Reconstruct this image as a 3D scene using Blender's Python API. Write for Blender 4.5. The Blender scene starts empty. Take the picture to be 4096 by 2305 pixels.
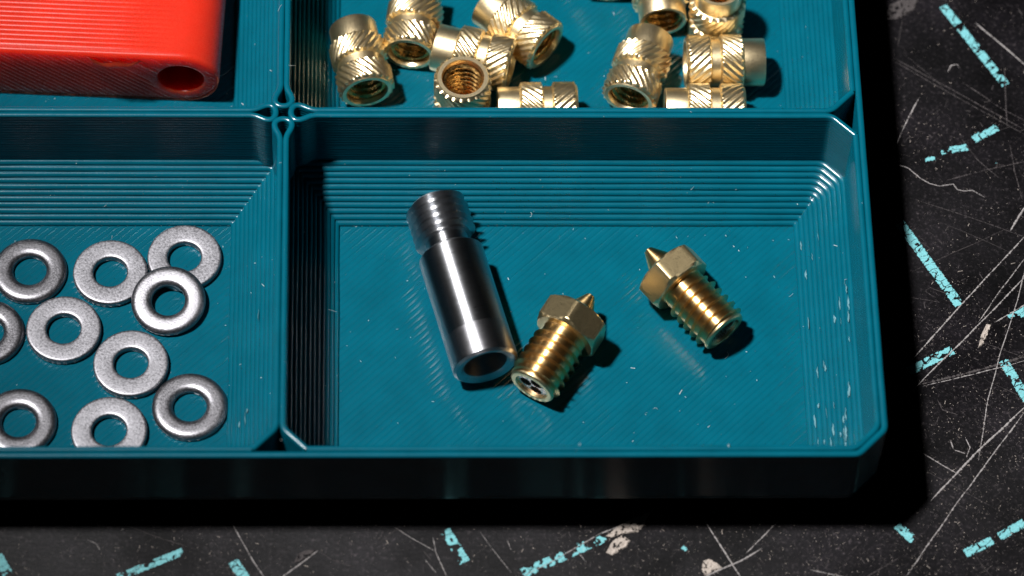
import bpy, bmesh, math, random
from mathutils import Vector, Matrix, Quaternion, noise as mnoise
import numpy as np

# ------------------------------------------------------------------ scene, camera, light
S = 0.1                       # 1 Blender unit = 1 cm ; every length below is written in millimetres
sc = bpy.context.scene
col = sc.collection
rnd = random.Random(7)

CAM = Vector((7.754, -195.499, 301.698))
CROT = np.array([[0.999280625, -0.0191876590, 0.0327118710],
                 [0.0000558260, 0.863306255, 0.504680400],
                 [0.0379239983, 0.504315520, -0.862686285]])   # right, up, forward
cam = bpy.data.cameras.new('camera')
camo = bpy.data.objects.new('camera', cam)
col.objects.link(camo)
M = Matrix.Identity(4)
for i in range(3):
    M[i][0], M[i][1], M[i][2] = CROT[0][i], CROT[1][i], -CROT[2][i]
M.translation = CAM * S
camo.matrix_world = M
cam.sensor_width = 36
cam.lens = 134.87
cam.clip_start = 1
cam.clip_end = 500
cam.dof.use_dof = True
cam.dof.focus_distance = 36.3
cam.dof.aperture_fstop = 0.26
sc.camera = camo

world = bpy.data.worlds.new('World')
sc.world = world
world.use_nodes = True
world.node_tree.nodes['Background'].inputs[0].default_value = (0.9, 0.95, 1.0, 1)
world.node_tree.nodes['Background'].inputs[1].default_value = 0.0015

LDIR = Vector((-0.354, 0.026, 0.93)).normalized()
ltarget = Vector((25, -15, -12))
laim = Vector((60, 14, -12))
lamp = bpy.data.lights.new('lamp', 'SPOT')
lamp.energy = 350000
lamp.shadow_soft_size = 2.3
lamp.spot_size = math.radians(24)
lamp.spot_blend = 1.0
lamp.color = (1.0, 0.985, 0.975)
lampo = bpy.data.objects.new('lamp', lamp)
col.objects.link(lampo)
lampo.location = (ltarget + LDIR * 620) * S
lampo.rotation_euler = (laim * S - lampo.location).to_track_quat('-Z', 'Y').to_euler()

sc.view_settings.view_transform = 'Standard'
sc.view_settings.look = 'None'
sc.view_settings.exposure = 0
sc.view_settings.gamma = 1
sc.cycles.max_bounces = 8
sc.cycles.caustics_refractive = False
sc.cycles.caustics_reflective = True
sc.cycles.blur_glossy = 0.6
sc.cycles.sample_clamp_indirect = 3.0
sc.cycles.use_denoising = True

# ------------------------------------------------------------------ helpers
def tag(o, label=None, cat=None, group=None, kind=None):
    if label: o['label'] = label
    if cat: o['category'] = cat
    if group: o['group'] = group
    if kind: o['kind'] = kind
    return o

def empty(name, loc=(0, 0, 0), parent=None):
    o = bpy.data.objects.new(name, None)
    col.objects.link(o)
    o.empty_display_size = 0.2
    o.location = Vector(loc) * S
    if parent: o.parent = parent
    return o

def mesh(name, verts, faces, mat, parent=None, smooth=True, sharp=None):
    """verts in mm -> one mesh object"""
    me = bpy.data.meshes.new(name)
    v = np.asarray(verts, dtype=float) * S
    me.from_pydata(v.tolist(), [], [tuple(int(i) for i in f) for f in faces])
    me.update()
    if smooth:
        me.polygons.foreach_set('use_smooth', [True] * len(me.polygons))
        if sharp:
            me.set_sharp_from_angle(angle=math.radians(sharp))
    mats = mat if isinstance(mat, (list, tuple)) else [mat]
    for m in mats: me.materials.append(m)
    o = bpy.data.objects.new(name, me)
    col.objects.link(o)
    if parent: o.parent = parent
    return o

def grid_faces(nu, nv, wrap_u=False, wrap_v=False, base=0, flip=False):
    f = []
    for i in range(nu if wrap_u else nu - 1):
        for j in range(nv if wrap_v else nv - 1):
            a = base + i * nv + j
            b = base + ((i + 1) % nu) * nv + j
            c = base + ((i + 1) % nu) * nv + (j + 1) % nv
            d = base + i * nv + (j + 1) % nv
            f.append((a, d, c, b) if flip else (a, b, c, d))
    return f

def lathe(name, prof, mat, parent=None, n=64, rfun=None, sharp=40, closed=False):
    """prof: list of (r, z). rfun(r, theta, z) may displace the radius."""
    V = []
    for i in range(n):
        t = 2 * math.pi * i / n
        for r, z in prof:
            rr = rfun(r, t, z) if rfun else r
            V.append((rr * math.cos(t), rr * math.sin(t), z))
    F = grid_faces(n, len(prof), wrap_u=True, wrap_v=closed)
    return mesh(name, V, F, mat, parent, True, sharp)

def dup(root, label):
    r = root.copy()
    col.objects.link(r)
    r['label'] = label
    for ch in root.children:
        c = ch.copy(); col.objects.link(c); c.parent = r
        for g in ch.children:
            d = g.copy(); col.objects.link(d); d.parent = c
    return r

def along(o, A, B, spin=0.0):
    """put local origin at A (mm) with local +Z towards B"""
    A, B = Vector(A), Vector(B)
    q = (B - A).to_track_quat('Z', 'Y')
    q = q @ Quaternion((0, 0, 1), spin)
    o.rotation_mode = 'QUATERNION'
    o.rotation_quaternion = q
    o.location = A * S

# ------------------------------------------------------------------ materials
def newmat(name):
    m = bpy.data.materials.new(name); m.use_nodes = True
    nt = m.node_tree
    return m, nt, nt.nodes['Principled BSDF']

def nd(nt, t, **kw):
    n = nt.nodes.new(t)
    for k, v in kw.items():
        if k in n.inputs: n.inputs[k].default_value = v
        else: setattr(n, k, v)
    return n

def ramp(nt, src, stops):
    r = nt.nodes.new('ShaderNodeValToRGB')
    el = r.color_ramp.elements
    while len(el) < len(stops): el.new(0.5)
    for e, (p, c) in zip(el, stops):
        e.position = p; e.color = (c[0], c[1], c[2], 1) if not isinstance(c, (int, float)) else (c, c, c, 1)
    nt.links.new(src, r.inputs[0])
    return r

def coords(nt, scale=(1, 1, 1), kind='Object'):
    tc = nt.nodes.new('ShaderNodeTexCoord')
    mp = nt.nodes.new('ShaderNodeMapping')
    mp.inputs['Scale'].default_value = scale
    nt.links.new(tc.outputs[kind], mp.inputs[0])
    return mp.outputs[0]

def bump(nt, b, height, strength, dist=0.01):
    n = nd(nt, 'ShaderNodeBump', Strength=strength, Distance=dist)
    nt.links.new(height, n.inputs['Height'])
    nt.links.new(n.outputs[0], b.inputs['Normal'])
    return n

def plastic(name, base, rough=0.19, var=0.10, bumpy=0.14):
    m, nt, b = newmat(name)
    co = coords(nt)
    n1 = nd(nt, 'ShaderNodeTexNoise', Scale=3.0, Detail=6.0, Roughness=0.6)
    n2 = nd(nt, 'ShaderNodeTexNoise', Scale=95.0, Detail=3.0)
    for n in (n1, n2): nt.links.new(co, n.inputs['Vector'])
    lo = tuple(c * (1 - var) for c in base); hi = tuple(c * (1 + var) for c in base)
    r = ramp(nt, n1.outputs[0], [(0.3, lo), (0.7, hi)])
    nt.links.new(r.outputs[0], b.inputs['Base Color'])
    rr = ramp(nt, n2.outputs[0], [(0.32, rough - 0.03), (0.75, rough + 0.09)])
    nt.links.new(rr.outputs[0], b.inputs['Roughness'])
    b.inputs['IOR'].default_value = 1.45
    bump(nt, b, n2.outputs[0], bumpy, 0.004)
    return m

TEAL = plastic('teal_plastic', (0.0001, 0.077, 0.115))
RED = plastic('red_plastic', (0.62, 0.027, 0.011), rough=0.26)
_r = RED.node_tree.nodes['Principled BSDF']          # the red filament is a little translucent
_r.inputs['IOR'].default_value = 1.38
_r.inputs['Subsurface Weight'].default_value = 1.0
_r.inputs['Subsurface Radius'].default_value = (1.0, 0.10, 0.05)
_r.inputs['Subsurface Scale'].default_value = 0.55

ANROT = 0.25
def metal(name, base, rough, speck=0.0, speck_scale=120, brush=None, bumpy=0.0, aniso=0.0, tint=None):
    m, nt, b = newmat(name)
    co = coords(nt, brush if brush else (1, 1, 1))
    n1 = nd(nt, 'ShaderNodeTexNoise', Scale=speck_scale, Detail=4.0, Roughness=0.65)
    nt.links.new(co, n1.inputs['Vector'])
    b.inputs['Metallic'].default_value = 1.0
    lo = tuple(c * (1 - speck) for c in base); hi = tuple(min(1, c * (1 + speck)) for c in base)
    r = ramp(nt, n1.outputs[0], [(0.32, lo), (0.68, hi)])
    nt.links.new(r.outputs[0], b.inputs['Base Color'])
    rr = ramp(nt, n1.outputs[0], [(0.3, max(0.04, rough * 0.8)), (0.7, rough * 1.25)])
    nt.links.new(rr.outputs[0], b.inputs['Roughness'])
    if aniso:
        b.inputs['Anisotropic'].default_value = aniso
        tg = nd(nt, 'ShaderNodeTangent', direction_type='RADIAL', axis='Z')
        nt.links.new(tg.outputs[0], b.inputs['Tangent'])
        b.inputs['Anisotropic Rotation'].default_value = ANROT
    if bumpy: bump(nt, b, n1.outputs[0], bumpy, 0.004)
    return m

BRASS = metal('brass', (0.94, 0.76, 0.46), 0.34, 0.05, 110, bumpy=0.03)
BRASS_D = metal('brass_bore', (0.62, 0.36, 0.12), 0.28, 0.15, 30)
BRASS_N = metal('turned_brass', (0.78, 0.53, 0.235), 0.36, 0.08, 40, brush=(0.3, 0.3, 6), bumpy=0.05, aniso=0.85)
BRASS_H = metal('hex_brass', (0.76, 0.60, 0.33), 0.33, 0.08, 110, bumpy=0.04)
COPPER = metal('copper_insert', (0.88, 0.66, 0.58), 0.26, 0.1, 40)
STEEL = metal('polished_steel', (0.46, 0.47, 0.49), 0.33, 0.06, 30, brush=(0.4, 0.4, 9), bumpy=0.08, aniso=0.85)
STEEL_B = metal('brushed_steel', (0.40, 0.40, 0.42), 0.36, 0.16, 22, brush=(0.6, 0.6, 14), bumpy=0.18, aniso=0.7)
ZINC = metal('zinc_plate', (0.285, 0.28, 0.30), 0.46, 0.26, 48, bumpy=0.4)
ZINC_P = metal('tumbled_zinc_plate', (0.25, 0.245, 0.262), 0.37, 0.28, 60, bumpy=0.35)

def simple(name, base, rough=0.6, spec=0.5):
    m, nt, b = newmat(name)
    co = coords(nt)
    n1 = nd(nt, 'ShaderNodeTexNoise', Scale=60.0, Detail=4.0)
    nt.links.new(co, n1.inputs['Vector'])
    r = ramp(nt, n1.outputs[0], [(0.3, tuple(c * 0.75 for c in base)), (0.7, tuple(min(1, c * 1.2) for c in base))])
    nt.links.new(r.outputs[0], b.inputs['Base Color'])
    b.inputs['Roughness'].default_value = rough
    b.inputs['Specular IOR Level'].default_value = spec
    return m

PRINT = simple('light_blue_print', (0.14, 0.40, 0.43), 0.55, 0.3)
SCRATCH = simple('pale_scratch', (0.27, 0.25, 0.245), 0.8, 0.2)
SCRATCH_D = simple('faint_scratch', (0.055, 0.048, 0.048), 0.8, 0.2)
PEEL = simple('peeled_mat', (0.38, 0.33, 0.29), 0.8, 0.2)
LINT = simple('pale_lint', (0.42, 0.47, 0.47), 0.8, 0.2)
BURR = simple('stressed_plastic', (0.13, 0.27, 0.31), 0.5, 0.4)

def mat_cutting():
    m, nt, b = newmat('black_mat_vinyl')
    co = coords(nt)
    n1 = nd(nt, 'ShaderNodeTexNoise', Scale=1.1, Detail=5.0, Roughness=0.6)
    n2 = nd(nt, 'ShaderNodeTexNoise', Scale=26.0, Detail=7.0, Roughness=0.72)
    n3 = nd(nt, 'ShaderNodeTexNoise', Scale=80.0, Detail=3.0, Roughness=0.6)
    for n in (n1, n2, n3): nt.links.new(co, n.inputs['Vector'])
    r1 = ramp(nt, n1.outputs[0], [(0.34, (0.25, 0.25, 0.26)), (0.5, (0.75, 0.73, 0.74)), (0.68, (1.6, 1.5, 1.55))])
    r2 = ramp(nt, n2.outputs[0], [(0.34, (0.0008, 0.0006, 0.0012)), (0.53, (0.0028, 0.0022, 0.0034)), (0.60, (0.014, 0.012, 0.0135)), (0.68, (0.055, 0.049, 0.051)), (0.76, (0.16, 0.145, 0.145))])
    mx = nd(nt, 'ShaderNodeMix', data_type='RGBA', blend_type='MULTIPLY')
    mx.inputs[0].default_value = 1.0
    nt.links.new(r2.outputs[0], mx.inputs[6]); nt.links.new(r1.outputs[0], mx.inputs[7])
    nt.links.new(mx.outputs[2], b.inputs['Base Color'])
    n4 = nd(nt, 'ShaderNodeTexNoise', Scale=0.55, Detail=6.0, Roughness=0.62)
    nt.links.new(co, n4.inputs['Vector'])
    mm = nd(nt, 'ShaderNodeMath', operation='ADD')
    m2 = nd(nt, 'ShaderNodeMath', operation='MULTIPLY'); m2.inputs[1].default_value = 0.35
    nt.links.new(n3.outputs[0], m2.inputs[0])
    nt.links.new(n4.outputs[0], mm.inputs[0]); nt.links.new(m2.outputs[0], mm.inputs[1])
    rr = ramp(nt, mm.outputs[0], [(0.52, 0.30), (0.82, 0.44)])
    nt.links.new(rr.outputs[0], b.inputs['Roughness'])
    b.inputs['Specular IOR Level'].default_value = 0.27
    bump(nt, b, n2.outputs[0], 0.22, 0.01)
    return m
MAT = mat_cutting()

# ------------------------------------------------------------------ heights
FZ = -12.2                    # tray floor
TZ = -12.75                   # cutting mat
LAY = 0.42
XR, YF = 53.86, -35.87        # seams of the outer walls
XL, YB = -53.86, 35.87
BW = 0.57                     # width of one printed bead

# ------------------------------------------------------------------ cutting mat
root_mat = empty('cutting_mat', (0, 0, TZ))
tag(root_mat, 'scratched black cutting mat with worn light blue dashed lines under the tray', 'cutting mat')
def box(name, x0, x1, y0, y1, z0, z1, mat, parent):
    bm = bmesh.new()
    bmesh.ops.create_cube(bm, size=1)
    for v in bm.verts:
        v.co = Vector((((x0 + x1) / 2 + v.co.x * (x1 - x0)), ((y0 + y1) / 2 + v.co.y * (y1 - y0)), ((z0 + z1) / 2 + v.co.z * (z1 - z0)))) * S
    bmesh.ops.bevel(bm, geom=bm.edges[:], offset=0.06, segments=2, affect='EDGES')
    me = bpy.data.meshes.new(name); bm.to_mesh(me); bm.free()
    me.materials.append(mat)
    o = bpy.data.objects.new(name, me); col.objects.link(o); o.parent = parent
    return o
box('surface', -150, 150, -110, 110, -3, 0, MAT, root_mat)

def hz(x, y, s, seed=0.0):
    return mnoise.noise(Vector((x * s, y * s, seed)))

def printed_line(P, Q, w, cover=0.8, seed=1.0, cell=0.055):
    """a dashed print line worn into chips: small cells kept where the print survives (flat, 0.02 mm thick)"""
    P, Q = Vector(P), Vector(Q)
    d = Q - P; L = d.length; d = d / L; nrm = Vector((-d.y, d.x))
    nu, nv = int(L / cell), max(3, int(w / cell))
    V, F, idx = [], [], {}
    def vid(i, j):
        k = (i, j)
        if k not in idx:
            u = i * L / nu; t = (j / nv - 0.5) * w
            p = P + d * u + nrm * t
            idx[k] = len(V); V.append((p.x, p.y, 0.018))
        return idx[k]
    for i in range(nu):
        for j in range(nv):
            u = (i + .5) * L / nu; t = ((j + .5) / nv - 0.5) * w
            p = P + d * u + nrm * t
            q = Vector((p.x, p.y, seed))
            edge = 0.5 * w - abs(t) + 0.05 * hz(p.x, p.y, 6.0, seed)
            endd = min(u, L - u) + 0.08 * hz(p.x, p.y, 5.0, seed + 3)
            if edge < 0.03 or endd < 0.02: continue
            # cracks = borders of a stretched cell pattern
            qs = Vector((p.x * 0.62 + p.y * 0.50 + 0.4 * hz(p.x, p.y, 1.5, seed), -p.x * 1.5 + p.y * 1.9 + 0.5 * hz(p.x, p.y, 2.0, seed + 9), seed))
            dist, _ = mnoise.voronoi(qs * 0.62)
            crack = dist[1] - dist[0]
            wear = hz(p.x, p.y, 0.8, seed + 5) * 0.75 + hz(p.x, p.y, 2.6, seed + 7) * 0.55 + 0.05
            if crack < 0.035 + 0.14 * max(0, wear): continue
            if wear > cover - 0.35 : continue
            F.append((vid(i, j), vid(i + 1, j), vid(i + 1, j + 1), vid(i, j + 1)))
    if F:
        return tag(mesh('printed_dash', V, F, PRINT, root_mat, smooth=False), kind='stuff')

DASHES = [
    ((65.19, 20.91), (70.74, 11.48), 0.94, 0.86, 1.0),
    ((66.98, 5.11), (69.46, 6.56), 0.89, 0.95, 2.0),
    ((63.69, 3.72), (66.35, 4.21), 0.8, 0.5, 3.0),
    ((62.07, 2.76), (63.07, 2.99), 0.47, 0.62, 14.0),
    ((68.89, 2.34), (69.12, 2.2), 0.33, 0.9, 15.0),
    ((59.08, -4.41), (64.17, -13.6), 1.04, 0.86, 4.0),
    ((58.73, -20.8), (63.12, -18.45), 0.99, 0.84, 5.0),
    ((67.82, -19.6), (69.82, -23.95), 0.99, 0.86, 6.0),
    ((68.87, -15.13), (70.76, -13.98), 0.94, 0.55, 7.0),
    ((62.61, -39.9), (65.26, -38.55), 0.89, 0.92, 8.0),
    ((65.89, -38.19), (68.79, -36.5), 0.89, 0.92, 9.0),
    ((56.55, -36.93), (57.99, -38.53), 0.94, 0.52, 10.0),
    ((-14.8, -42.11), (-8.94, -39.46), 0.8, 0.72, 11.0),
    ((-4.38, -40.46), (-3.03, -42.6), 1.04, 0.82, 12.0),
    ((-25.78, -39.81), (-24.65, -41.83), 1.04, 0.7, 13.0),
    ((14.95, -37.33), (16.73, -40.65), 1.04, 0.44, 16.0),
    ((21.96, -41.83), (29.6, -38.09), 1.08, 0.3, 17.0),
    ((36.7, -39.08), (37.07, -39.44), 0.52, 0.55, 18.0),
]
SCRATCHES = [   # points on the mat, width, paleness
    ([(68.29, 18.9), (70.33, 16.7), (73.05, 13.58)], 0.21, 1),
    ([(59.4, 14.94), (65.16, 11.05), (72.4, 6.07)], 0.14, 0),
    ([(59.47, 14.55), (65.59, 10.17), (72.35, 5.52)], 0.12, 0),
    ([(66.45, 11.79), (69.92, 8.86), (72.49, 7.12)], 0.14, 0),
    ([(62.07, 10.05), (60.55, 7.1), (59.12, 3.88)], 0.16, 0.6),
    ([(58.49, 2.53), (60.32, 1.81), (61.57, 0.56), (62.36, 0.04), (63.26, -0.24), (64.62, 0.02), (64.98, -0.67), (65.7, -0.81), (66.44, -0.72), (67.59, -1.52)], 0.12, 1),
    ([(70.75, 13.72), (70.43, 6.62)], 0.16, 0.3),
    ([(63.97, 0.39), (67.85, 1.62), (72.1, 2.63)], 0.16, 0),
    ([(70.52, 4.53), (70.76, 1.34), (71.2, -1.8)], 0.12, 0.3),
    ([(66.89, 3.09), (69.12, 0.71)], 0.12, 0.2),
    ([(71.67, -2.22), (69.71, -5.31)], 0.26, 1),
    ([(71.37, -5.61), (64.47, -13.4), (58.91, -19.83)], 0.19, 1),
    ([(71.16, -8.05), (68.45, -11.61), (65.81, -15.49)], 0.12, 0.7),
    ([(70.97, -10.23), (64.92, -16.69), (59.01, -22.76)], 0.19, 0.9),
    ([(71.12, -8.56), (69.77, -12.99), (67.59, -19.0), (66.05, -23.84), (64.63, -30.3)], 0.14, 0.6),
    ([(60.89, -1.81), (65.95, -3.79), (71.33, -6.09)], 0.09, 0.2),
    ([(59.62, -10.0), (64.44, -7.58), (69.59, -5.0)], 0.09, 0.2),
    ([(59.66, -22.2), (64.59, -20.89), (70.19, -19.14)], 0.33, 0),
    ([(59.98, -22.36), (64.8, -21.16), (70.16, -19.54)], 0.14, 0.5),
    ([(67.38, -15.49), (68.67, -14.64), (70.69, -13.4)], 0.16, 0.7),
    ([(69.73, -24.38), (64.37, -29.54), (59.83, -34.49)], 0.26, 1),
    ([(69.7, -24.7), (62.33, -34.62), (56.91, -42.35)], 0.16, 1),
    ([(58.92, -29.13), (62.87, -31.89)], 0.12, 0.5),
    ([(59.24, -31.15), (65.7, -35.23)], 0.09, 0.2),
    ([(53.26, -42.33), (56.45, -40.34)], 0.12, 0.2),
    ([(-14.65, -36.64), (-11.52, -37.9), (-8.65, -38.9)], 0.09, 0.3),
    ([(-4.61, -36.44), (-3.69, -38.2), (-2.61, -40.34), (-1.49, -42.16)], 0.14, 0.8),
    ([(0.03, -42.16), (1.71, -40.8), (3.34, -39.42)], 0.19, 1),
    ([(3.34, -39.42), (4.67, -40.36), (6.49, -41.07)], 0.09, 0.3),
    ([(10.37, -37.07), (12.19, -38.35), (14.08, -39.57)], 0.09, 0.4),
    ([(13.84, -38.1), (14.12, -39.75), (15.01, -42.03)], 0.12, 0.4),
    ([(18.15, -37.55), (19.71, -39.9), (20.96, -41.7)], 0.09, 0.4),
    ([(21.84, -42.13), (24.49, -40.67), (29.05, -37.83)], 0.14, 0.9),
    ([(29.05, -37.83), (31.25, -36.87), (33.51, -35.82)], 0.21, 1),
    ([(38.64, -36.06), (40.12, -38.94), (41.91, -42.3)], 0.19, 0.8),
    ([(45.95, -36.21), (44.31, -37.93), (42.45, -39.76)], 0.14, 0.4),
    ([(43.96, -39.31), (41.88, -40.6), (38.37, -42.29)], 0.21, 1),
    ([(13.09, -40.38), (14.1, -41.65)], 0.09, 0.5),
    ([(12.87, -39.37), (13.77, -40.51)], 0.09, 0.3),
    ([(27.03, -39.54), (27.8, -40.63)], 0.09, 0.5),
    ([(48.25, -41.51), (50.28, -42.02), (51.87, -42.33)], 0.12, 0.6),
    ([(20.65, -38.37), (20.98, -39.39)], 0.07, 0.4),
    ([(-17.65, -38.26), (-16.84, -38.65), (-16.48, -39.28)], 0.09, 0.4),
    ([(-14.72, -37.38), (-14.39, -37.13)], 0.09, 0.6),
    ([(65.06, 12.97), (65.49, 13.8), (66.12, 13.92), (66.29, 13.5)], 0.16, 0.5),
    ([(59.5, -12.71), (60.91, -12.99), (62.33, -13.26)], 0.09, 0.2),
    ([(63.35, -12.44), (61.49, -11.61), (60.98, -12.02), (61.66, -12.58)], 0.09, 0.1),
    ([(72.68, 20.76), (73.1, 19.85)], 0.14, 0.2),
    ([(60.31, 15.92), (61.04, 19.21)], 0.09, 0),
    ([(65.35, -17.37), (69.85, -19.27)], 0.09, 0.1),
    ([(61.29, -23.84), (61.68, -24.9), (63.05, -25.44)], 0.12, 0.3),
    ([(63.57, -27.82), (63.95, -28.88), (63.52, -29.93)], 0.12, 0.5),
    ([(62.14, -28.09), (62.41, -29.14), (63.43, -29.54)], 0.12, 0.5),
]
FLAKES = [
    [(29.69, -38.01), (31.02, -36.86), (32.89, -35.89), (33.82, -35.59), (33.32, -36.74), (32.6, -37.64), (31.44, -37.76), (30.28, -38.14)],
    [(29.64, -39.67), (30.27, -38.53), (31.21, -37.89), (31.9, -38.53), (31.51, -39.17), (30.22, -39.98)],
    [(38.32, -41.35), (38.56, -40.59), (39.09, -40.36), (39.81, -40.85), (40.24, -41.28), (39.31, -41.73), (38.6, -42.13)],
    [(65.55, -18.32), (65.98, -16.83), (66.55, -15.73), (67.03, -15.68), (66.58, -16.83), (66.15, -17.78)],
    [(1.15, -40.73), (1.59, -39.71), (2.39, -39.34), (3.11, -39.41), (2.73, -39.97), (1.83, -40.48)],
    [(59.92, 21.01), (60.96, 21.62), (63.01, 22.23), (62.38, 20.42), (60.8, 19.36), (59.29, 19.21)],
]
for P, Q, w, c, s in DASHES:
    printed_line(P, Q, w, c, s)

def ribbon(pts, w, pale):
    """a ragged scratch: short uneven chips of raised fibre along the line"""
    V, F = [], []
    P = [Vector(p) for p in pts]
    seed = P[0].x * 3.1 + P[0].y
    dense = []
    for a, b in zip(P, P[1:]):
        n = max(2, int((b - a).length / 0.09))
        for i in range(n): dense.append(a.lerp(b, i / n))
    dense.append(P[-1])
    N = len(dense)
    for k in range(N):
        d = dense[min(N - 1, k + 1)] - dense[max(0, k - 1)]
        d.normalize(); n = Vector((-d.y, d.x))
        f = k / N
        fade = min(1, 6 * f + .25, 6 * (1 - f) + .25)
        h = mnoise.noise(Vector((k * 0.16, seed, 0)))
        h2 = mnoise.noise(Vector((k * 0.6, seed, 5)))
        ww = w * 0.85 * fade * (0.55 + 0.35 * h + 0.45 * h2 + 0.25 * rnd.random()) * 0.5
        if h2 < -0.42 + (1 - pale) * 0.30: ww *= 0.3
        ww = max(ww, 0.007)
        c = dense[k] + n * (0.03 * h2 + 0.06 * mnoise.noise(Vector((k * 0.03, seed, 9))))
        z = 0.014 + 0.02 * rnd.random()
        for s_ in (-1, 0, 1):
            p = c + n * ww * s_ * (0.75 + 0.5 * rnd.random())
            V.append((p.x, p.y, z * .6 if s_ else z + ww * .3))
    F = grid_faces(N, 3, flip=True)
    if F:
        mesh('scratch', V, F, SCRATCH if pale >= .35 else SCRATCH_D, root_mat, smooth=False)
for pts, w, b in SCRATCHES:
    ribbon(pts, w, b)

def flake(pts, mat):
    """a lumpy lifted flake of peeled surface"""
    P = [Vector(p) for p in pts]
    c = sum(P, Vector((0, 0))) / len(P)
    V, F = [], []
    ring = []
    for a, b in zip(P, P[1:] + P[:1]):
        for i in range(7): ring.append(a.lerp(b, i / 7))
    n = len(ring); K = 9
    for k in range(K):
        s = 1 - k / (K - 0.5)
        for q in ring:
            p = c + (q - c) * s
            h = mnoise.noise(Vector((p.x * 2.2, p.y * 2.2, 4))) * 0.12 + mnoise.noise(Vector((p.x * 7, p.y * 7, 2))) * 0.08
            p = p + Vector((mnoise.noise(Vector((p.x * 5, p.y * 5, 7))), mnoise.noise(Vector((p.x * 5, p.y * 5, 8))))) * 0.10
            V.append((p.x, p.y, 0.03 + (0.12 + h if k else 0)))
    for f in grid_faces(K, n, wrap_v=True):
        if mnoise.noise(Vector(V[f[0]]) * 3.2) > -0.30: F.append(f)
    mesh('peeled_flake', V, F, mat, root_mat, smooth=False)
for i, f in enumerate(FLAKES):
    flake(f, SCRATCH_D if i >= 4 else PEEL)

def specks(name, n, area, size, mat, zfun, dens=None, parent=None, sticks=0.15):
    V, F = [], []
    x0, x1, y0, y1 = area
    k = 0
    tries = 0
    while k < n and tries < n * 30:
        tries += 1
        x, y = rnd.uniform(x0, x1), rnd.uniform(y0, y1)
        if dens and rnd.random() > dens(x, y): continue
        z = zfun(x, y)
        if z is None: continue
        k += 1
        s = size * (0.5 + rnd.random() ** 3 * 1.8)
        a = rnd.uniform(0, math.pi)
        l = s * (rnd.uniform(2, 5) if rnd.random() < sticks else rnd.uniform(.8, 1.5))
        ca, sa = math.cos(a), math.sin(a)
        base = len(V)
        for dx, dy, dz in ((-l, -s * .5, 0), (l * .9, -s * .4, 0), (l, s * .5, 0), (-l * .7, s * .6, 0), (0, 0, s * .7)):
            V.append((x + dx * ca - dy * sa, y + dx * sa + dy * ca, z + dz + 0.012))
        for i in range(4): F.append((base + i, base + (i + 1) % 4, base + 4))
    return tag(mesh(name, V, F, mat, parent, smooth=False), kind='stuff')

def mat_dens(x, y):
    d = 0.25 + 0.9 * mnoise.noise(Vector((x * .12, y * .12, 3))) + 0.5 * mnoise.noise(Vector((x * .5, y * .5, 6)))
    return max(0.05, d + (0.9 if y < -34 and x > 25 else 0) + (0.8 if y < -14 and x > 55 else 0))
off = lambda x, y: 0.0 if (x > 54 or y < -36) else None
specks('dust_specks', 8000, (-32, 74, -55, 26), 0.024, PEEL, off, mat_dens, root_mat, 0.10)
specks('scuff_marks', 9000, (-32, 74, -55, 26), 0.034, SCRATCH_D, off, mat_dens, root_mat, 0.2)
# fine hairlines all over the worn mat
V, F = [], []
for i in range(150):
    x, y = rnd.uniform(-32, 74), rnd.uniform(-55, 26)
    if off(x, y) is None: continue
    a = rnd.choice((0.7, -0.5, 0.95, 2.4, rnd.uniform(0, 3.1))) + rnd.gauss(0, .12)
    L = rnd.uniform(.8, 4.5) if rnd.random() < .7 else rnd.uniform(5, 11)
    curl = rnd.gauss(0, .25) if L > 4 else rnd.gauss(0, .9)
    w = rnd.uniform(.008, .02)
    n = 14; base = len(V); px, py = x, y
    for j in range(n):
        aa = a + curl * j / n
        px += math.cos(aa) * L / n; py += math.sin(aa) * L / n
        ww = w * (.5 + rnd.random()) * math.sin(math.pi * (.06 + .88 * j / (n - 1)))
        for s_ in (-1, 1):
            V.append((px - math.sin(aa) * ww * s_, py + math.cos(aa) * ww * s_, .012))
    F += grid_faces(n, 2, base=base, flip=True)
tag(mesh('hairline_scratches', V, F, SCRATCH_D, root_mat, smooth=False), kind='stuff')

# ------------------------------------------------------------------ the storage tray
tray = empty('storage_tray', (0, 0, 0))
tag(tray, 'teal 3d printed storage tray divided into four compartments on the black mat', 'storage tray')

def catmull(pts, n=6):
    P = [Vector(p) for p in pts]
    out = []
    for i in range(len(P) - 1):
        p0 = P[max(0, i - 1)]; p1 = P[i]; p2 = P[i + 1]; p3 = P[min(len(P) - 1, i + 2)]
        for k in range(n):
            t = k / n
            out.append(0.5 * ((2 * p1) + (p2 - p0) * t + (2 * p0 - 5 * p1 + 4 * p2 - p3) * t * t + (3 * p1 - p0 - 3 * p2 + p3) * t ** 3))
    out.append(P[-1])
    return out

def straight(a, b, step=1.2):
    a, b = Vector(a), Vector(b)
    n = max(1, int((b - a).length / step))
    return [a.lerp(b, i / n) for i in range(n)]

def bead_profile(depth, w=BW):
    """closed section of a wall one bead wide: rounded top, one bulge for every printed layer"""
    h = w / 2
    top = [(h * .99 * math.sin(a), -0.2 * (1 - math.cos(a))) for a in [math.pi / 2 * k / 7 for k in range(-7, 8)]]
    n = int(depth / LAY)
    side = []
    for i in range(n):
        z0 = -0.20 - 0.10 - i * LAY
        for t, o in ((0.0, -.048), (.08, -.024), (.25, -.006), (.5, 0.0), (.75, -.006), (.92, -.024)):
            side.append((h + o, z0 - t * LAY))
    prof = [(-x, z) for x, z in reversed(side)] + top + side
    return prof

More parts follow.
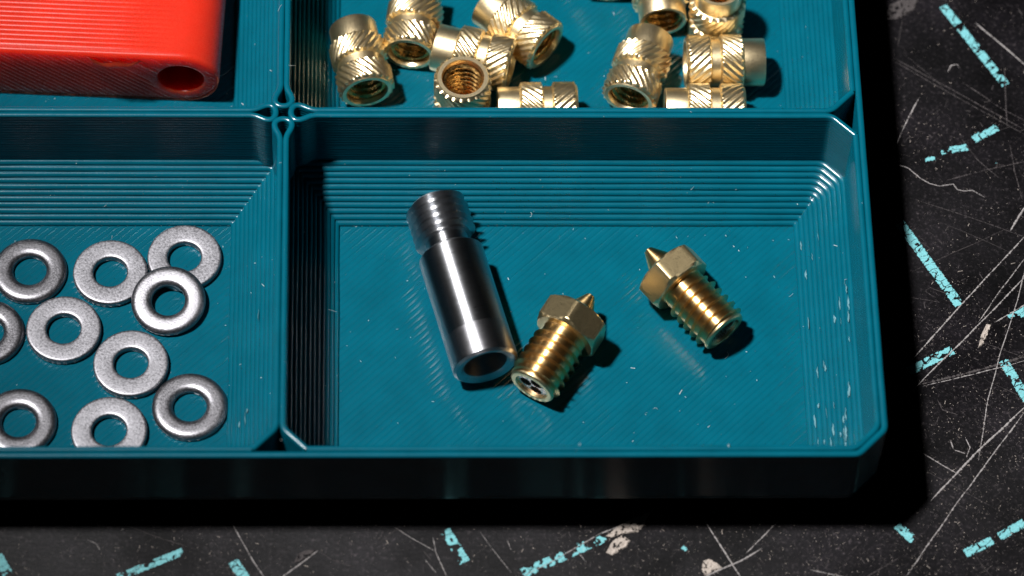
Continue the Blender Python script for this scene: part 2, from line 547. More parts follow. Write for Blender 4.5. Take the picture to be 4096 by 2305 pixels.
def sweep_bead(name, path, depth, parent, closed=False, w=BW, seed=0.0):
    prof = bead_profile(depth, w)
    n = len(path)
    V = []
    for i, p in enumerate(path):
        a = path[(i - 1) % n] if (closed or i > 0) else path[i]
        b = path[(i + 1) % n] if (closed or i < n - 1) else path[i]
        d1 = (p - a); d2 = (b - p)
        d = (d1.normalized() if d1.length else d2.normalized()) + (d2.normalized() if d2.length else d1.normalized())
        d.normalize()
        nr = Vector((d.y, -d.x))
        for o, z in prof:
            li = int((-z - .3) / LAY) if z < -.3 else -1
            j = 0.016 * mnoise.noise(Vector((p.x * .35, p.y * .35, li * 3.7 + seed)))
            q = p + nr * (o + j)
            zz = z + (0.012 * mnoise.noise(Vector((p.x * .22, p.y * .22, 50 + seed))) if li < 0 else 0)
            V.append((q.x, q.y, zz))
    F = grid_faces(n, len(prof), wrap_u=closed, flip=True)
    return mesh(name, V, F, TEAL, parent, True)

CH = 2.30                     # leg of the corner cut, on the seam
def cut(d): return max(0.0, CH - 0.586 * d)
hb = BW / 2

# teardrop loops where the four dividers meet
def teardrop(ax, ay, L, half=hb):
    """centre line of one divider: up one side, round the drop, back down; ax, ay = direction of the arm"""
    side = [(3.6, half), (3.0, half + .01), (2.45, .42), (1.95, .66), (1.5, .80), (1.08, .74), (.80, .42), (.715, 0.0)]
    loop = side + [(x, -y) for x, y in reversed(side[:-1])]
    pts = catmull(loop, 5)
    res = []
    for q in pts:
        res.append(Vector((ax * q.x - ay * q.y, ay * q.x + ax * q.y)))
    return res

def fillet(pts, r=0.45, n=4):
    P = [Vector(p) for p in pts]
    out = [P[0]]
    for i in range(1, len(P) - 1):
        a, b, c = P[i - 1], P[i], P[i + 1]
        ra = min(r, (a - b).length * .45); rc = min(r, (c - b).length * .45)
        A = b + (a - b).normalized() * ra; C = b + (c - b).normalized() * rc
        for k in range(n + 1):
            t = k / n
            out.append(A * (1 - t) ** 2 + b * 2 * t * (1 - t) + C * t * t)
    out.append(P[-1])
    return out

def densify(P, step=1.2):
    out = []
    for a, b in zip(P, P[1:]):
        out += straight(a, b, step)
    out.append(P[-1])
    return out

def divider(ax, ay, L, seed):
    td = teardrop(ax, ay, L)
    def w(x, y): return Vector((ax * x - ay * y, ay * x + ax * y))
    # from the teardrop out to the outer wall, then along the 45 degree cut
    c = CH + 0.586 * 0 
    e = L - hb
    tail_l = fillet([w(3.6, hb), w(L - CH - hb * .41 - hb * 0, hb), w(e, CH + hb * .41)], 0.6)
    tail_r = fillet([w(3.6, -hb), w(L - CH - hb * .41, -hb), w(e, -CH - hb * .41)], 0.6)
    path = list(reversed(densify(tail_l))) + td[1:-1] + densify(tail_r)
    return sweep_bead('divider', path, 7.9, tray, seed=seed)
divider(1, 0, XR, 1); divider(-1, 0, -XL, 2); divider(0, 1, YB, 3); divider(0, -1, -YF, 4)

# inner bead of the outer walls, one run in each compartment, and the outer bead around everything
def inner_run(sx, sy, seed):
    X, Y = (XR if sx > 0 else -XL), (YB if sy > 0 else -YF)
    a = CH + hb * .41
    pts = [(X - hb, a), (X - hb, Y - a), (X - a, Y - hb), (a, Y - hb)]
    pts = [Vector((sx * x, sy * y)) for x, y in pts]
    if sx * sy < 0: pts.reverse()
    return sweep_bead('inner_wall', densify(fillet(pts, .6)), 7.9, tray, seed=seed)
for i, (sx, sy) in enumerate(((1, 1), (-1, 1), (-1, -1), (1, -1))):
    inner_run(sx, sy, 10 + i)

def oct_path(d, x0=XL, x1=XR, y0=YF, y1=YB, legs=(CH, CH, CH, CH), edge=30, r=0.45):
    """chamfered rectangle inset by d; legs for the corners (x0,y0),(x1,y0),(x1,y1),(x0,y1); constant point count"""
    X0, X1, Y0, Y1 = x0 + d, x1 - d, y0 + d, y1 - d
    C = [Vector((X0, Y0)), Vector((X1, Y0)), Vector((X1, Y1)), Vector((X0, Y1))]
    corner = []
    for k in range(4):
        v, pv, nx = C[k], C[k - 1], C[(k + 1) % 4]
        u = (v - pv).normalized(); w_ = (nx - v).normalized()
        c = max(0.05, legs[k] - 0.586 * d)
        A, B = v - u * c, v + w_ * c
        ln = (B - A).length
        rr = 1.0 if legs[k] == 0.9 else r
        t1 = rr; t2 = min(rr, ln * .45)
        dirn = (B - A).normalized()
        seg = []
        for j in range(6):
            t = j / 5
            seg.append((A - u * t1) * (1 - t) ** 2 + A * 2 * t * (1 - t) + (A + dirn * t2) * t * t)
        for j in range(6):
            t = j / 5
            seg.append((B - dirn * t2) * (1 - t) ** 2 + B * 2 * t * (1 - t) + (B + w_ * t1) * t * t)
        corner.append(seg)
    out = []
    for k in range(4):
        out += corner[k]
        a, b = corner[k][-1], corner[(k + 1) % 4][0]
        for j in range(1, edge): out.append(a.lerp(b, j / edge))
    return out

ow = 0.60
outer = oct_path(-ow / 2, edge=44)
sweep_bead('outer_wall', outer, 7.9, tray, closed=True, w=ow, seed=20)

# sloping underside: the outer wall steps inward to the foot
rings = []
for i in range(12):
    d = -ow + 0.02 + i * LAY
    z = -8.0 - i * LAY
    for dd, dz in ((0, 0), (.0, -.12), (.02, -.25), (.12, -.37), (LAY, -LAY)):
        rings.append((d + dd, max(z + dz, TZ + .02)))
V = []
for d, z in rings:
    V += [(q.x, q.y, z) for q in oct_path(d, edge=12)]
npath = len(oct_path(0, edge=12))
F = grid_faces(len(rings), npath, wrap_v=True)
F.append(tuple(range((len(rings) - 1) * npath, len(rings) * npath)))
mesh('foot', V, F, TEAL, tray, True)

# compartments: stepped slopes and ridged floors
def compartment(x0, x1, y0, y1, legs, seed):
    g = empty('compartment', (0, 0, 0), tray)
    zt = -7.58
    rings = [(0.42, zt + 0.02)]
    n = 11
    for i in range(n):
        d = 0.55 + i * LAY
        z = zt - i * LAY
        for dd, dz in ((0.02, -0.02), (.06, 0.0), (.13, -.012), (.20, -.034), (.27, -.07), (.33, -.118), (.38, -.18), (.415, -.26), (.425, -.34), (.405, -.41)):
            rings.append((d + dd, z + dz, i))
    rings.append((rings[-1][0] + 0.0, FZ - .25, n))
    V = []
    e = 34
    for q in rings:
        d, z = q[0], q[1]
        li = q[2] if len(q) > 2 else 0
        for p in oct_path(d, x0, x1, y0, y1, legs, e, 0.5):
            j = 0.05 * mnoise.noise(Vector((p.x * .16, p.y * .16, li * 5.3 + seed))) + 0.02 * mnoise.noise(Vector((p.x * .9, p.y * .9, li * 2.3 + seed)))
            cx, cy = (x0 + x1) / 2, (y0 + y1) / 2
            V.append((p.x + j * (1 if p.x < cx else -1) * .7, p.y + j * (1 if p.y < cy else -1) * .7, z + (0 if li == n else j * .3)))
    m = len(V) // len(rings)
    F = grid_faces(len(rings), m, wrap_v=True, flip=True)
    mesh('stepped_slope', V, F, TEAL, g, True)
    # floor: parallel diagonal beads, clipped to the compartment
    bm = bmesh.new()
    X0, X1, Y0, Y1 = x0 + 4.6, x1 - 4.6, y0 + 4.6, y1 - 4.6
    cx, cy = (X0 + X1) / 2, (Y0 + Y1) / 2
    Rr = 0.5 * math.hypot(X1 - X0, Y1 - Y0) + 1
    ang = math.radians(44)
    ca, sa = math.cos(ang), math.sin(ang)
    pitch = 0.56
    rows = int(2 * Rr / pitch)
    cols = 30
    prof = ((0.0, -.045), (.12, -.010), (.32, 0.004), (.52, 0.0), (.74, -.004), (.90, -.014))
    prev = None
    for i in range(rows):
        amp = 1.0 + 0.5 * mnoise.noise(Vector((i * .7, seed, 1)))
        lift = 0.007 * mnoise.noise(Vector((i * .5, seed, 4)))
        for t, dz in prof:
            v = -Rr + (i + t) * pitch
            line = []
            for k in range(cols + 1):
                u = -Rr + 2 * Rr * k / cols
                wob = 0.018 * mnoise.noise(Vector((u * .18, i * 1.7, seed)))
                line.append(bm.verts.new(((cx + u * ca - (v + wob) * sa) * S, (cy + u * sa + (v + wob) * ca) * S, (FZ + dz * amp + lift + .004 * mnoise.noise(Vector((u * .1, v * .1, seed)))) * S)))
            if prev:
                for k in range(cols):
                    bm.faces.new((prev[k], prev[k + 1], line[k + 1], line[k]))
            prev = line
    for co, no in (((X0, 0, 0), (-1, 0, 0)), ((X1, 0, 0), (1, 0, 0)), ((0, Y0, 0), (0, -1, 0)), ((0, Y1, 0), (0, 1, 0))):
        bmesh.ops.bisect_plane(bm, geom=bm.verts[:] + bm.edges[:] + bm.faces[:], plane_co=Vector(co) * S, plane_no=Vector(no), clear_outer=True)
    me = bpy.data.meshes.new('floor_panel'); bm.to_mesh(me); bm.free()
    me.polygons.foreach_set('use_smooth', [True] * len(me.polygons))
    me.materials.append(TEAL)
    o = bpy.data.objects.new('floor_panel', me); col.objects.link(o); o.parent = g
    return g
K = 0.9
compartment(0, XR, YF, 0, (CH, CH, CH, K), 1.0)
compartment(XL, 0, YF, 0, (CH, CH, K, CH), 2.0)
compartment(0, XR, 0, YB, (K, CH, CH, CH), 3.0)
compartment(XL, 0, 0, YB, (CH, K, CH, CH), 4.0)

# ------------------------------------------------------------------ washers
def washer_mesh_flat():
    prof = [(1.62, 0.04), (1.60, .12), (1.60, .66), (1.64, .74), (1.72, .78), (1.9, .80), (3.25, .80), (3.40, .785), (3.47, .73), (3.50, .64), (3.50, .12), (3.45, .03), (3.38, 0), (1.72, 0)]
    def rf(r, t, z):
        k = 1 if r > 2.4 else -1
        return r + k * 0.012 * math.sin(t * 61 + z * 2) * (1 if r > 3.45 or r < 1.63 else 0)
    return prof, rf
def washer_mesh_round():
    prof = []
    n = 34
    for i in range(n + 1):
        a = math.pi * i / n
        x = -math.cos(a); zz = math.sin(a)
        r = 2.53 + 0.97 * x
        prof.append((r, 0.38 + 0.43 * max(0.0, 1 - abs(x) ** 3.5) ** 0.64))
    prof += [(3.50, .16), (3.47, .06), (3.40, 0), (1.66, 0), (1.58, .06)]
    return prof, None

pf, rf = washer_mesh_flat()
wf = lathe('flat_washer', [(r, z) for r, z in pf], ZINC, None, 128, rf, 50, closed=True)
pr, _ = washer_mesh_round()
wr = lathe('rounded_washer', pr, ZINC_P, None, 96, None, 60, closed=True)
for o in (wf, wr):
    bm = bmesh.new(); bm.from_mesh(o.data); bmesh.ops.recalc_face_normals(bm, faces=bm.faces[:]); bm.to_mesh(o.data); bm.free()

def put_washer(src, first, x, y, z, label, tilt=(0, 0), rot=0):
    o = src if first else src.copy()
    if not first: col.objects.link(o)
    o.location = Vector((x, y, z)) * S
    o.rotation_euler = (tilt[0], tilt[1], rot)
    tag(o, label, 'washer', 'washers scattered in the lower left compartment')
    return o
flat = [(-14.19, -20.49, 'flat grey washer in the middle touching two rounded washers by its sides'),
        (-20.58, -16.81, 'flat grey washer beside the rounded one that the left photo edge cuts off'),
        (-16.44, -10.64, 'flat grey washer left of the corner washer, its right edge under the tilted one'),
        (-9.48, -8.97, 'flat grey washer nearest the back right corner of its compartment'),
        (-15.97, -27.60, 'flat grey washer at the front, its lower edge hidden by the front wall')]
flat[0] = (flat[0][0], flat[0][1], 'flat grey washer between the front flat washer and the tilted rounded washer')
for i, (x, y, l) in enumerate(flat):
    put_washer(wf, i == 0, x, y, FZ, l, rot=i * 1.1)
rounded = [(-10.85, -13.84, FZ + .52, 'rounded grey washer lying tilted on top of two flat washers', (math.radians(6.5), math.radians(-1.5))),
           (-24.03, -10.35, FZ, 'rounded shiny washer at the back left of the washer compartment', (0, 0)),
           (-8.62, -24.98, FZ, 'rounded grey washer nearest the divider at the front right', (0, 0)),
           (-24.33, -26.59, FZ, 'rounded grey washer at the front left, cut off by the front wall', (0, 0)),
           (-27.74, -17.06, FZ, 'rounded grey washer mostly cut off by the left edge of the photo', (0, 0))]
for i, (x, y, z, l, t) in enumerate(rounded):
    put_washer(wr, i == 0, x, y, z, l, t, rot=i * .9)

# ------------------------------------------------------------------ threads
def thread_surface(name, R, r, pitch, z0, z1, mat, parent, n=72, res=12, fade0=0.6, fade1=0.6, flat=.25, caps=True, lead=1, width=.5, power=1.6):
    """a screw thread as one helical surface along local Z"""
    nz = int((z1 - z0) / pitch * res)
    V = []
    for i in range(n):
        t = i / n
        for k in range(nz + 1):
            z = z0 + (z1 - z0) * k / nz
            ph = ((z / pitch) - t * lead) % 1.0
            tri = min(1, abs(ph - .5) / width)    # 1 at the root, 0 at the crest
            s = min(1, max(0, (1 - tri - flat * .5) / (1 - flat)))
            s = s ** power
            f = min(1, max(0, (z - z0) / fade0)) * min(1, max(0, (z1 - z) / fade1))
            rr = r + (R - r) * s * f
            if f < 1: rr = max(rr, r)
            V.append((rr * math.cos(2 * math.pi * t), rr * math.sin(2 * math.pi * t), z))
    F = grid_faces(n, nz + 1, wrap_u=True)
    return mesh(name, V, F, mat, parent, True, 38)

# ------------------------------------------------------------------ heat break tube
hbk = empty('threaded_tube')
tag(hbk, 'polished steel tube with threaded end and open bore lying in the right compartment', 'metal tube')
HL = 18.3
RB = 3.13
lathe('barrel', [(RB - .75, 0.12), (RB - .28, 0.0), (RB - .02, .22), (RB, .32), (RB, 3.35)], STEEL_B, hbk, 96, None, 30).name = 'brushed_band'
lathe('barrel', [(RB, 3.35), (RB - .008, 3.38), (RB, 3.42), (RB, 12.35), (RB - .25, 12.62), (2.45, 12.66)], STEEL, hbk, 96, None, 30)
lathe('bore', [(RB - .75, .12), (2.08, .30), (2.05, .6), (2.05, 7.0), (0.02, 7.2)], STEEL_B, hbk, 64, None, 30)
lathe('neck', [(2.45, 12.66), (2.10, 12.68), (2.05, 12.75), (2.05, 14.05), (2.46, 14.10)], STEEL, hbk, 64, None, 30)
thread_surface('threaded_end', 3.04, 2.40, 0.82, 14.1, 18.1, STEEL, hbk, 96, 36, .10, .2, .0, width=.19, power=1.1)
lathe('end_face', [(2.62, 18.0), (2.35, 18.3), (1.2, 18.3), (1.1, 18.1), (1.1, 15.5), (.02, 15.4)], STEEL, hbk, 64, None, 30)
along(hbk, (18.86, -22.31, FZ + RB), (14.25, -4.6, FZ + RB + 0.02), 0.4)

# ------------------------------------------------------------------ nozzles
def make_nozzle():
    nz = empty('nozzle')
    # local z = 0 at the rear face, tip at z = 11.6
    thread_surface('threaded_shank', 2.62, 2.14, 0.90, .28, 5.75, BRASS_N, nz, 96, 36, .25, .9, .0, width=.13, power=1.2)
    lathe('rear_rim', [(1.66, .55), (1.66, .05), (1.70, 0.0), (2.10, 0.0), (2.24, .13), (2.26, .3)], BRASS_H, nz, 64, None, 30)
    lathe('neck', [(2.14, 5.70), (2.12, 6.05), (2.3, 6.2)], BRASS_N, nz, 64, None, 30)
    # hexagonal head with turned chamfers
    V, F = [], []
    n = 96
    af = 2.98; rc = af / math.cos(math.pi / 6)
    def hexr(t):
        a = (t % (math.pi / 3)) - math.pi / 6
        return af / math.cos(a)
    zs = [(6.12, 2.2, 0), (6.12, 2.90, 0), (6.12, None, 2.92), (6.24, None, 3.08), (6.44, None, 3.32), (6.52, None, 3.38), (8.46, None, 3.38), (8.58, None, 3.22), (8.75, None, 2.95), (8.75, 2.2, 0), (8.75, 1.6, 0)]
    for i in range(n):
        t = 2 * math.pi * i / n
        for z, r, cap in zs:
            rr = r if r else min(hexr(t), cap)
            V.append((rr * math.cos(t), rr * math.sin(t), z))
    F = grid_faces(n, len(zs), wrap_u=True)
    mesh('hex_head', V, F, BRASS_H, nz, True, 22)
    lathe('tip_cone', [(1.66, 8.73), (1.62, 8.85), (.44, 11.05), (.36, 11.1), (.24, 11.12), (.2, 10.95), (.02, 10.9)], BRASS_N, nz, 64, None, 25)
    # flow-splitting insert: a plug with three holes
    bm = bmesh.new()
    R0 = 1.66; zf = .28
    ring = []
    holes = [(0.74 * math.cos(a), 0.74 * math.sin(a), .60) for a in (math.pi / 2, math.pi / 2 + 2.094, math.pi / 2 + 4.189)]
    edges = []
    def circ(cx, cy, r, n):
        vs = [bm.verts.new(((cx + r * math.cos(2 * math.pi * i / n)) * S, (cy + r * math.sin(2 * math.pi * i / n)) * S, zf * S)) for i in range(n)]
        return vs, [bm.edges.new((vs[i], vs[(i + 1) % n])) for i in range(n)]
    _, e = circ(0, 0, R0, 48); edges += e
    hv = []
    for hx, hy, hr in holes:
        vs, e = circ(hx, hy, hr, 24); edges += e; hv.append((vs, hx, hy))
    bmesh.ops.triangle_fill(bm, use_beauty=True, edges=edges)
    for vs, hx, hy in hv:
        low = [bm.verts.new((v.co.x * .9 + hx * S * .1, v.co.y * .9 + hy * S * .1, 2.2 * S)) for v in vs]
        for i in range(24):
            bm.faces.new((vs[i], vs[(i + 1) % 24], low[(i + 1) % 24], low[i]))
        bm.faces.new(low)
    bmesh.ops.recalc_face_normals(bm, faces=bm.faces[:])
    me = bpy.data.meshes.new('three_hole_insert'); bm.to_mesh(me); bm.free(); me.materials.append(COPPER)
    o = bpy.data.objects.new('three_hole_insert', me); col.objects.link(o); o.parent = nz
    return nz
nz1 = make_nozzle()
tag(nz1, 'brass nozzle touching the steel tube, three-hole rear end towards the viewer', 'nozzle', 'brass nozzles in the right compartment')
nz2 = dup(nz1, 'brass nozzle lying alone on the right with its tip pointing up left')
along(nz1, (23.0, -24.24, FZ + 2.66), (28.6, -15.1, FZ + 3.3), 0.03 + math.pi / 6)
along(nz2, (41.3, -18.4, FZ + 2.66), (34.33, -9.75, FZ + 3.3), 0.55 + math.pi / 6)

# ------------------------------------------------------------------ brass heat-set inserts
IL = 7.7
def knurl(name, z0, z1, hand, parent):
    N = 22
    R0, dep = 2.80, 0.25
    n, m = N * 9, 14
    V = []
    for i in range(n):
        t = 2 * math.pi * i / n
        for k in range(m + 1):
            z = z0 + (z1 - z0) * k / m
            ph = (N * t / (2 * math.pi) + hand * (z - z0) * 1.18) % 1.0
            h = (ph / .62) if ph < .62 else (1 - ph) / .38
            h = max(0, h) ** .8
            e = min(1, (z - z0) / .16 + .12, (z1 - z) / .16 + .12)
            rr = 2.36 + (R0 - dep - 2.36 + dep * h) * (e if e < 1 else 1) + 0.02 * mnoise.noise(Vector((t * 9, z * 2, hand)))
            V.append((rr * math.cos(t), rr * math.sin(t), z))
    F = grid_faces(n, m + 1, wrap_u=True)
    return mesh(name, V, F, BRASS, parent, True, 50)
def make_insert():
    o = empty('threaded_insert')
    knurl('knurled_band', .08, 2.45, 1, o)
    knurl('knurled_band', 3.3, 5.6, -1, o)
    lathe('end_ring', [(1.92, .45), (2.0, .08), (2.05, 0.0), (2.42, 0.0), (2.50, .10)], BRASS, o, 64, None, 30)
    lathe('neck', [(2.45, 2.40), (2.34, 2.46), (2.34, 3.28), (2.45, 3.34)], BRASS, o, 64, None, 30)
    lathe('collar', [(2.45, 5.55), (2.33, 5.62), (2.33, 7.58), (2.27, 7.7), (1.98, 7.7), (1.88, 7.55)], BRASS, o, 64, None, 30)
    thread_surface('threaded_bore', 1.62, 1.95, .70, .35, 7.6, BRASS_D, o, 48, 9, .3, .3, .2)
    return o
G = 'brass heat-set inserts scattered in the back right compartment'
ins0 = make_insert()
zl = FZ + 2.80
INS = [((7.84, 8.3, zl), (6.4, 15.9, zl), 0.3, 'brass threaded insert nearest the left divider, its open end facing the viewer'),
       ((11.9, 12.7, zl), (12.95, 20.4, zl), 1.1, 'brass threaded insert behind and left of the one lying across, open end forward'),
       ((21.9, 11.4, zl), (14.6, 13.55, zl), 0.2, 'brass threaded insert lying across behind the upright open one'),
       ((16.97, 6.85, FZ + IL), (17.0, 6.6, FZ), 0.5, 'brass threaded insert standing upright by the front wall, threaded hole up'),
       ((25.35, 13.6, zl), (19.6, 18.7, zl), 0.9, 'brass threaded insert pointing down right at the middle of the back row'),
       ((28.1, 6.3, zl), (20.45, 6.15, zl), 0.4, 'brass threaded insert lying level against the front wall, left of the two'),
       ((33.11, 7.5, zl), (35.6, 14.8, zl), 0.0, 'brass threaded insert leaning down left with its open end by the front wall'),
       ((44.3, 6.1, zl), (36.6, 6.1, zl), 0.8, 'brass threaded insert lying level against the front wall in the right cluster'),
       ((38.8, 11.75, zl), (46.5, 11.9, zl), 0.6, 'brass threaded insert lying level with its smooth collar pointing right'),
       ((36.3, 24.3, zl), (36.88, 16.5, zl), 0.2, 'brass threaded insert with its smooth collar facing the viewer at the back'),
       ((42.2, 17.4, FZ), (42.0, 17.5, FZ + IL), 0.7, 'brass threaded insert standing upright with its smooth collar up'),
       ((31.65, 20.8, zl), (31.9, 28.6, zl), 0.4, 'brass threaded insert showing only its rim at the top edge of the photo')]
for i, (A, B, sp, lab) in enumerate(INS):
    o = ins0 if i == 0 else dup(ins0, lab)
    tag(o, lab, 'threaded insert', G)
    along(o, A, B, sp)

# ------------------------------------------------------------------ red printed block
red = empty('red_block', (0, 0, 0))
tag(red, 'red 3d printed block with a round screw hole in its end', 'plastic block')
RR = 3.72                     # half of the height
def block_outline(ins=0.0, n=20):
    """section in x-z, right end half round, left end square"""
    pts = [(-34, ins)]
    pts.append((0, ins))
    for i in range(1, n):
        a = -math.pi / 2 + math.pi * i / n
        pts.append(((RR - ins) * math.cos(a), RR + (RR - ins) * math.sin(a)))
    pts += [(0, 2 * RR - ins), (-34, 2 * RR - ins)]
    return pts
def make_block():
    # long faces with print lines along x: rows of ridges over the top, smooth round end
    sec = [(-34, 0.0), (-20, 0), (-10, 0), (0, 0)]
    for i in range(1, 28):
        a = -math.pi / 2 + math.pi * i / 28
        sec.append((RR * math.cos(a), RR + RR * math.sin(a)))
    sec += [(0, 2 * RR), (-3, 2 * RR), (-6, 2 * RR), (-12, 2 * RR), (-20, 2 * RR), (-34, 2 * RR)]
    ys = [0.0, .05, .18, .40]
    rows = [(y, 0.0) for y in ys]
    y = .75
    while y < 27:
        rows += [(y, -.06), (y + .09, -.008), (y + .27, .012), (y + .42, -.008)]
        y += .53
    inset = [.42, .24, .08, 0.0]
    V = []
    for k, (yy, dz) in enumerate(rows):
        ins = inset[k] if k < 4 else 0
        for x, z in sec:
            cx, cz = (min(x, 0), RR)
            dx, dz_ = x - cx, z - cz
            L = math.hypot(dx, dz_)
            s = (L - ins) / L
            f = 1.0
            if x > -8: f = max(0, min(1, (-x - 3) / 3.0))
            r2 = s + (dz / L) * f * (1 if z > RR else 0.3)
            V.append((cx + dx * r2, yy, cz + dz_ * r2))
    F = grid_faces(len(rows), len(sec), flip=True)
    body_V, body_F = list(V), list(F)
    # front face with the hole: raised outer lip, shallow diagonal fill lines, ring round the hole
    rh = 2.2
    bm = bmesh.new()
    outl = []
    for i in range(0, 49):
        a = -math.pi / 2 + math.pi * i / 48
        outl.append(((RR - .42) * math.cos(a), RR + (RR - .42) * math.sin(a)))
    xs = [-k * 2.0 for k in range(1, 18)]
    top = [(x, 2 * RR - .42) for x in xs]
    bot = [(x, .42) for x in reversed(xs)]
    loop = outl + top + bot
    ov = [bm.verts.new((x * S, 0, z * S)) for x, z in loop]
    oe = [bm.edges.new((ov[i], ov[(i + 1) % len(ov)])) for i in range(len(ov))]
    n = 48
    hv = [bm.verts.new(((rh + .18) * math.cos(2 * math.pi * i / n) * S, 0, (RR + (rh + .18) * math.sin(2 * math.pi * i / n)) * S)) for i in range(n)]
    he = [bm.edges.new((hv[i], hv[(i + 1) % n])) for i in range(n)]
    bmesh.ops.triangle_fill(bm, use_beauty=True, edges=oe + he)
    # the face is printed in diagonal beads: cut it along every bead and let the middle of each stand proud
    bm_bound = {v for v in ov + hv}
    dgx, dgz = math.sin(math.radians(40)), math.cos(math.radians(40))
    pit = 0.50
    lo_i, hi_i = int(-34 * dgx / pit) - 2, int((RR * dgx + 2 * RR * dgz) / pit) + 2
    for i in range(lo_i, hi_i):
        for t in (0.0, .25, .6):
            bmesh.ops.bisect_plane(bm, geom=bm.verts[:] + bm.edges[:] + bm.faces[:], plane_co=Vector((dgx, 0, dgz)) * ((i + t) * pit * S), plane_no=Vector((dgx, 0, dgz)), dist=1e-6)
    for v in bm.verts:
        x, z = v.co.x / S, v.co.z / S
        if x > 0: edge = RR - .42 - math.hypot(x, z - RR)
        else: edge = min(z - .42, 2 * RR - .42 - z)
        hole = math.hypot(x, z - RR) - (rh + .18)
        if edge < .02 or hole < .02: continue
        ph = ((x * dgx + z * dgz) / pit) % 1.0
        f = min(1, edge / .25, max(0, hole - .35) / .3)
        v.co.y = (-.10 * math.sin(math.pi * min(1, ph / .999)) + .05 * (1 if ph < .02 or ph > .98 else 0)) * f * S
        v.co.y -= .07 * math.sin(math.pi * min(1, max(0, hole / .42))) * min(1, edge / .1) * S      # raised ring round the hole
    b0 = len(body_V)
    bm.verts.index_update()
    body_V += [tuple(v.co / S) for v in bm.verts]
    body_F += [tuple(b0 + v.index for v in f.verts) for f in bm.faces]
    bm.free()
    body_F.append(tuple(range(b0 - len(sec), b0)))       # far end cap
    # hole wall with ring lip
    V = []
    rows = [(rh + .18, .0), (rh + .06, .05), (rh, .2)]
    yy = .2
    while yy < 6:
        rows += [(rh + .03, yy + .14), (rh - .02, yy + .40)]
        yy += .5
    rows.append((.02, yy))
    for i in range(64):
        t = 2 * math.pi * i / 64
        for r, y in rows:
            V.append((r * math.cos(t), y, RR + r * math.sin(t)))
    b0 = len(body_V)
    body_V += V; body_F += grid_faces(64, len(rows), wrap_u=True, flip=True, base=b0)
    bo = mesh('body', body_V, body_F, RED, red, True)
    bm = bmesh.new(); bm.from_mesh(bo.data)
    bmesh.ops.recalc_face_normals(bm, faces=bm.faces[:]); bm.to_mesh(bo.data); bm.free()
    bo.data.set_sharp_from_angle(angle=math.radians(60))
    # squashed first layers along the lower edge and a torn burr beside the hole
    V, F = [], []
    path = [(-33 + i * .5, .16) for i in range(67)] + [((RR - .12) * math.cos(a), RR + (RR - .12) * math.sin(a)) for a in [(-math.pi / 2 + math.pi * i / 40) for i in range(1, 26)]]
    n = len(path)
    for i, (x, z) in enumerate(path):
        w = .16 + .07 * mnoise.noise(Vector((i * .9, 0, 3)))
        for k in range(8):
            a = 2 * math.pi * k / 8
            V.append((x, .0 + w * .35 * math.cos(a), z + w * math.sin(a)))
    mesh('edge_lip', V, grid_faces(n, 8, wrap_v=True), RED, red, True)
    V, F = [], []
    N = 26
    for i in range(N):
        t = i / (N - 1)
        x = -8.6 + 4.9 * t
        base = 2 * RR - .75 - 1.15 * math.sin(math.pi * t) ** .8
        for k in range(5):
            s = k / 4
            w = math.sin(math.pi * min(1, max(0, t))) ** .6
            z = base + s * (.35 + .5 * w) * (1 - .3 * math.sin(t * 9))
            y = -.08 - .45 * w * math.sin(math.pi * (0.15 + .75 * (1 - s))) + .1 * mnoise.noise(Vector((t * 7, s * 2, 1)))
            V.append((x + .12 * mnoise.noise(Vector((t * 5, s, 9))), y, z))
    o = mesh('torn_burr', V, grid_faces(N, 5), RED, red, True)
    o['label'] = 'torn flap of plastic'
make_block()
red.location = Vector((-10.15, 9.12, FZ + .02)) * S
red.rotation_euler = (0, 0, math.radians(-2.75))

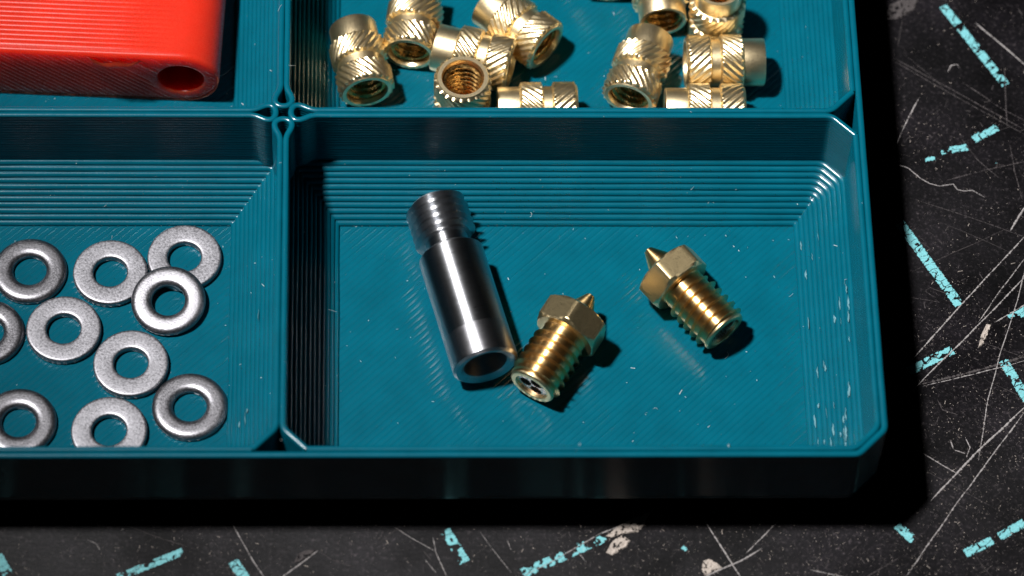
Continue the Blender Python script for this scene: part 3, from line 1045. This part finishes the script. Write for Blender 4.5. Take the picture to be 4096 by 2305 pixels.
# ------------------------------------------------------------------ lint and burrs in the tray
def tray_z(x, y):
    if not (XL < x < XR and YF < y < YB): return None
    dx = min(abs(x), XR - x if x > 0 else x - XL); dy = min(abs(y), y - YF if y < 0 else YB - y)
    d = min(dx, dy)
    if d < .62: return 0.0
    if d < .8: return None
    if d < 5.17: return -7.6 - (d - .57) + .22
    return FZ
dustroot = specks('lint', 560, (-30, 54, -36, 26), 0.034, LINT, tray_z, None, None, 0.25)
tag(dustroot, 'pale dust specks and lint scattered over the teal tray', 'dust')
V, F = [], []
def fibre(x, y, z, L, a, curl, r=.015):
    base = len(V); n = 9
    px, py = x, y
    for i in range(n):
        t = i / (n - 1)
        aa = a + curl * t
        px += math.cos(aa) * L / n; py += math.sin(aa) * L / n
        for k in range(4):
            b = math.pi / 2 * k
            V.append((px + r * math.cos(b) * -math.sin(aa), py + r * math.cos(b) * math.cos(aa), z + r + .01 + r * math.sin(b) + .06 * math.sin(math.pi * t)))
    for f in grid_faces(n, 4, wrap_v=True, base=base): F.append(f)
k = 0
while k < 24:
    x, y = rnd.uniform(-29, 54), rnd.uniform(-36, 24)
    z = tray_z(x, y)
    if z is None: continue
    fibre(x, y, z, rnd.uniform(.3, 1.1), rnd.uniform(0, 6.28), rnd.uniform(-2.5, 2.5)); k += 1
tag(mesh('fibres', V, F, LINT, dustroot, True), kind='stuff')
# whitened scuffs and torn strands near the front of the right slope
V, F = [], []
for i in range(72):
    right = rnd.random() < .80
    x0 = XR if right else 0.0
    d = rnd.uniform(1.0, 5.0)
    x = x0 - d
    y = (-33.2 + abs(rnd.gauss(0, 1)) * (6.5 if rnd.random() < .4 else 2.2)) if rnd.random() < .8 else rnd.uniform(-30, -6)
    if y > -3: continue
    z = -7.6 - (d - .57) + .30
    L = rnd.uniform(.35, 1.6) ; w = rnd.uniform(.02, .085)
    base = len(V); n = 7
    for j in range(n):
        t = j / (n - 1)
        ww = w * math.sin(math.pi * (.08 + .84 * t)) * (.7 + .6 * rnd.random())
        xx = x + .10 * mnoise.noise(Vector((t * 4, i * 3.1, 0)))
        V.append((xx - ww, y + L * t, z - ww)); V.append((xx, y + L * t, z + .05 + ww * .5)); V.append((xx + ww, y + L * t, z + ww))
    for f in grid_faces(n, 3, base=base): F.append(f)
tag(mesh('scuff_strands', V, F, BURR, tray, False), kind='stuff')
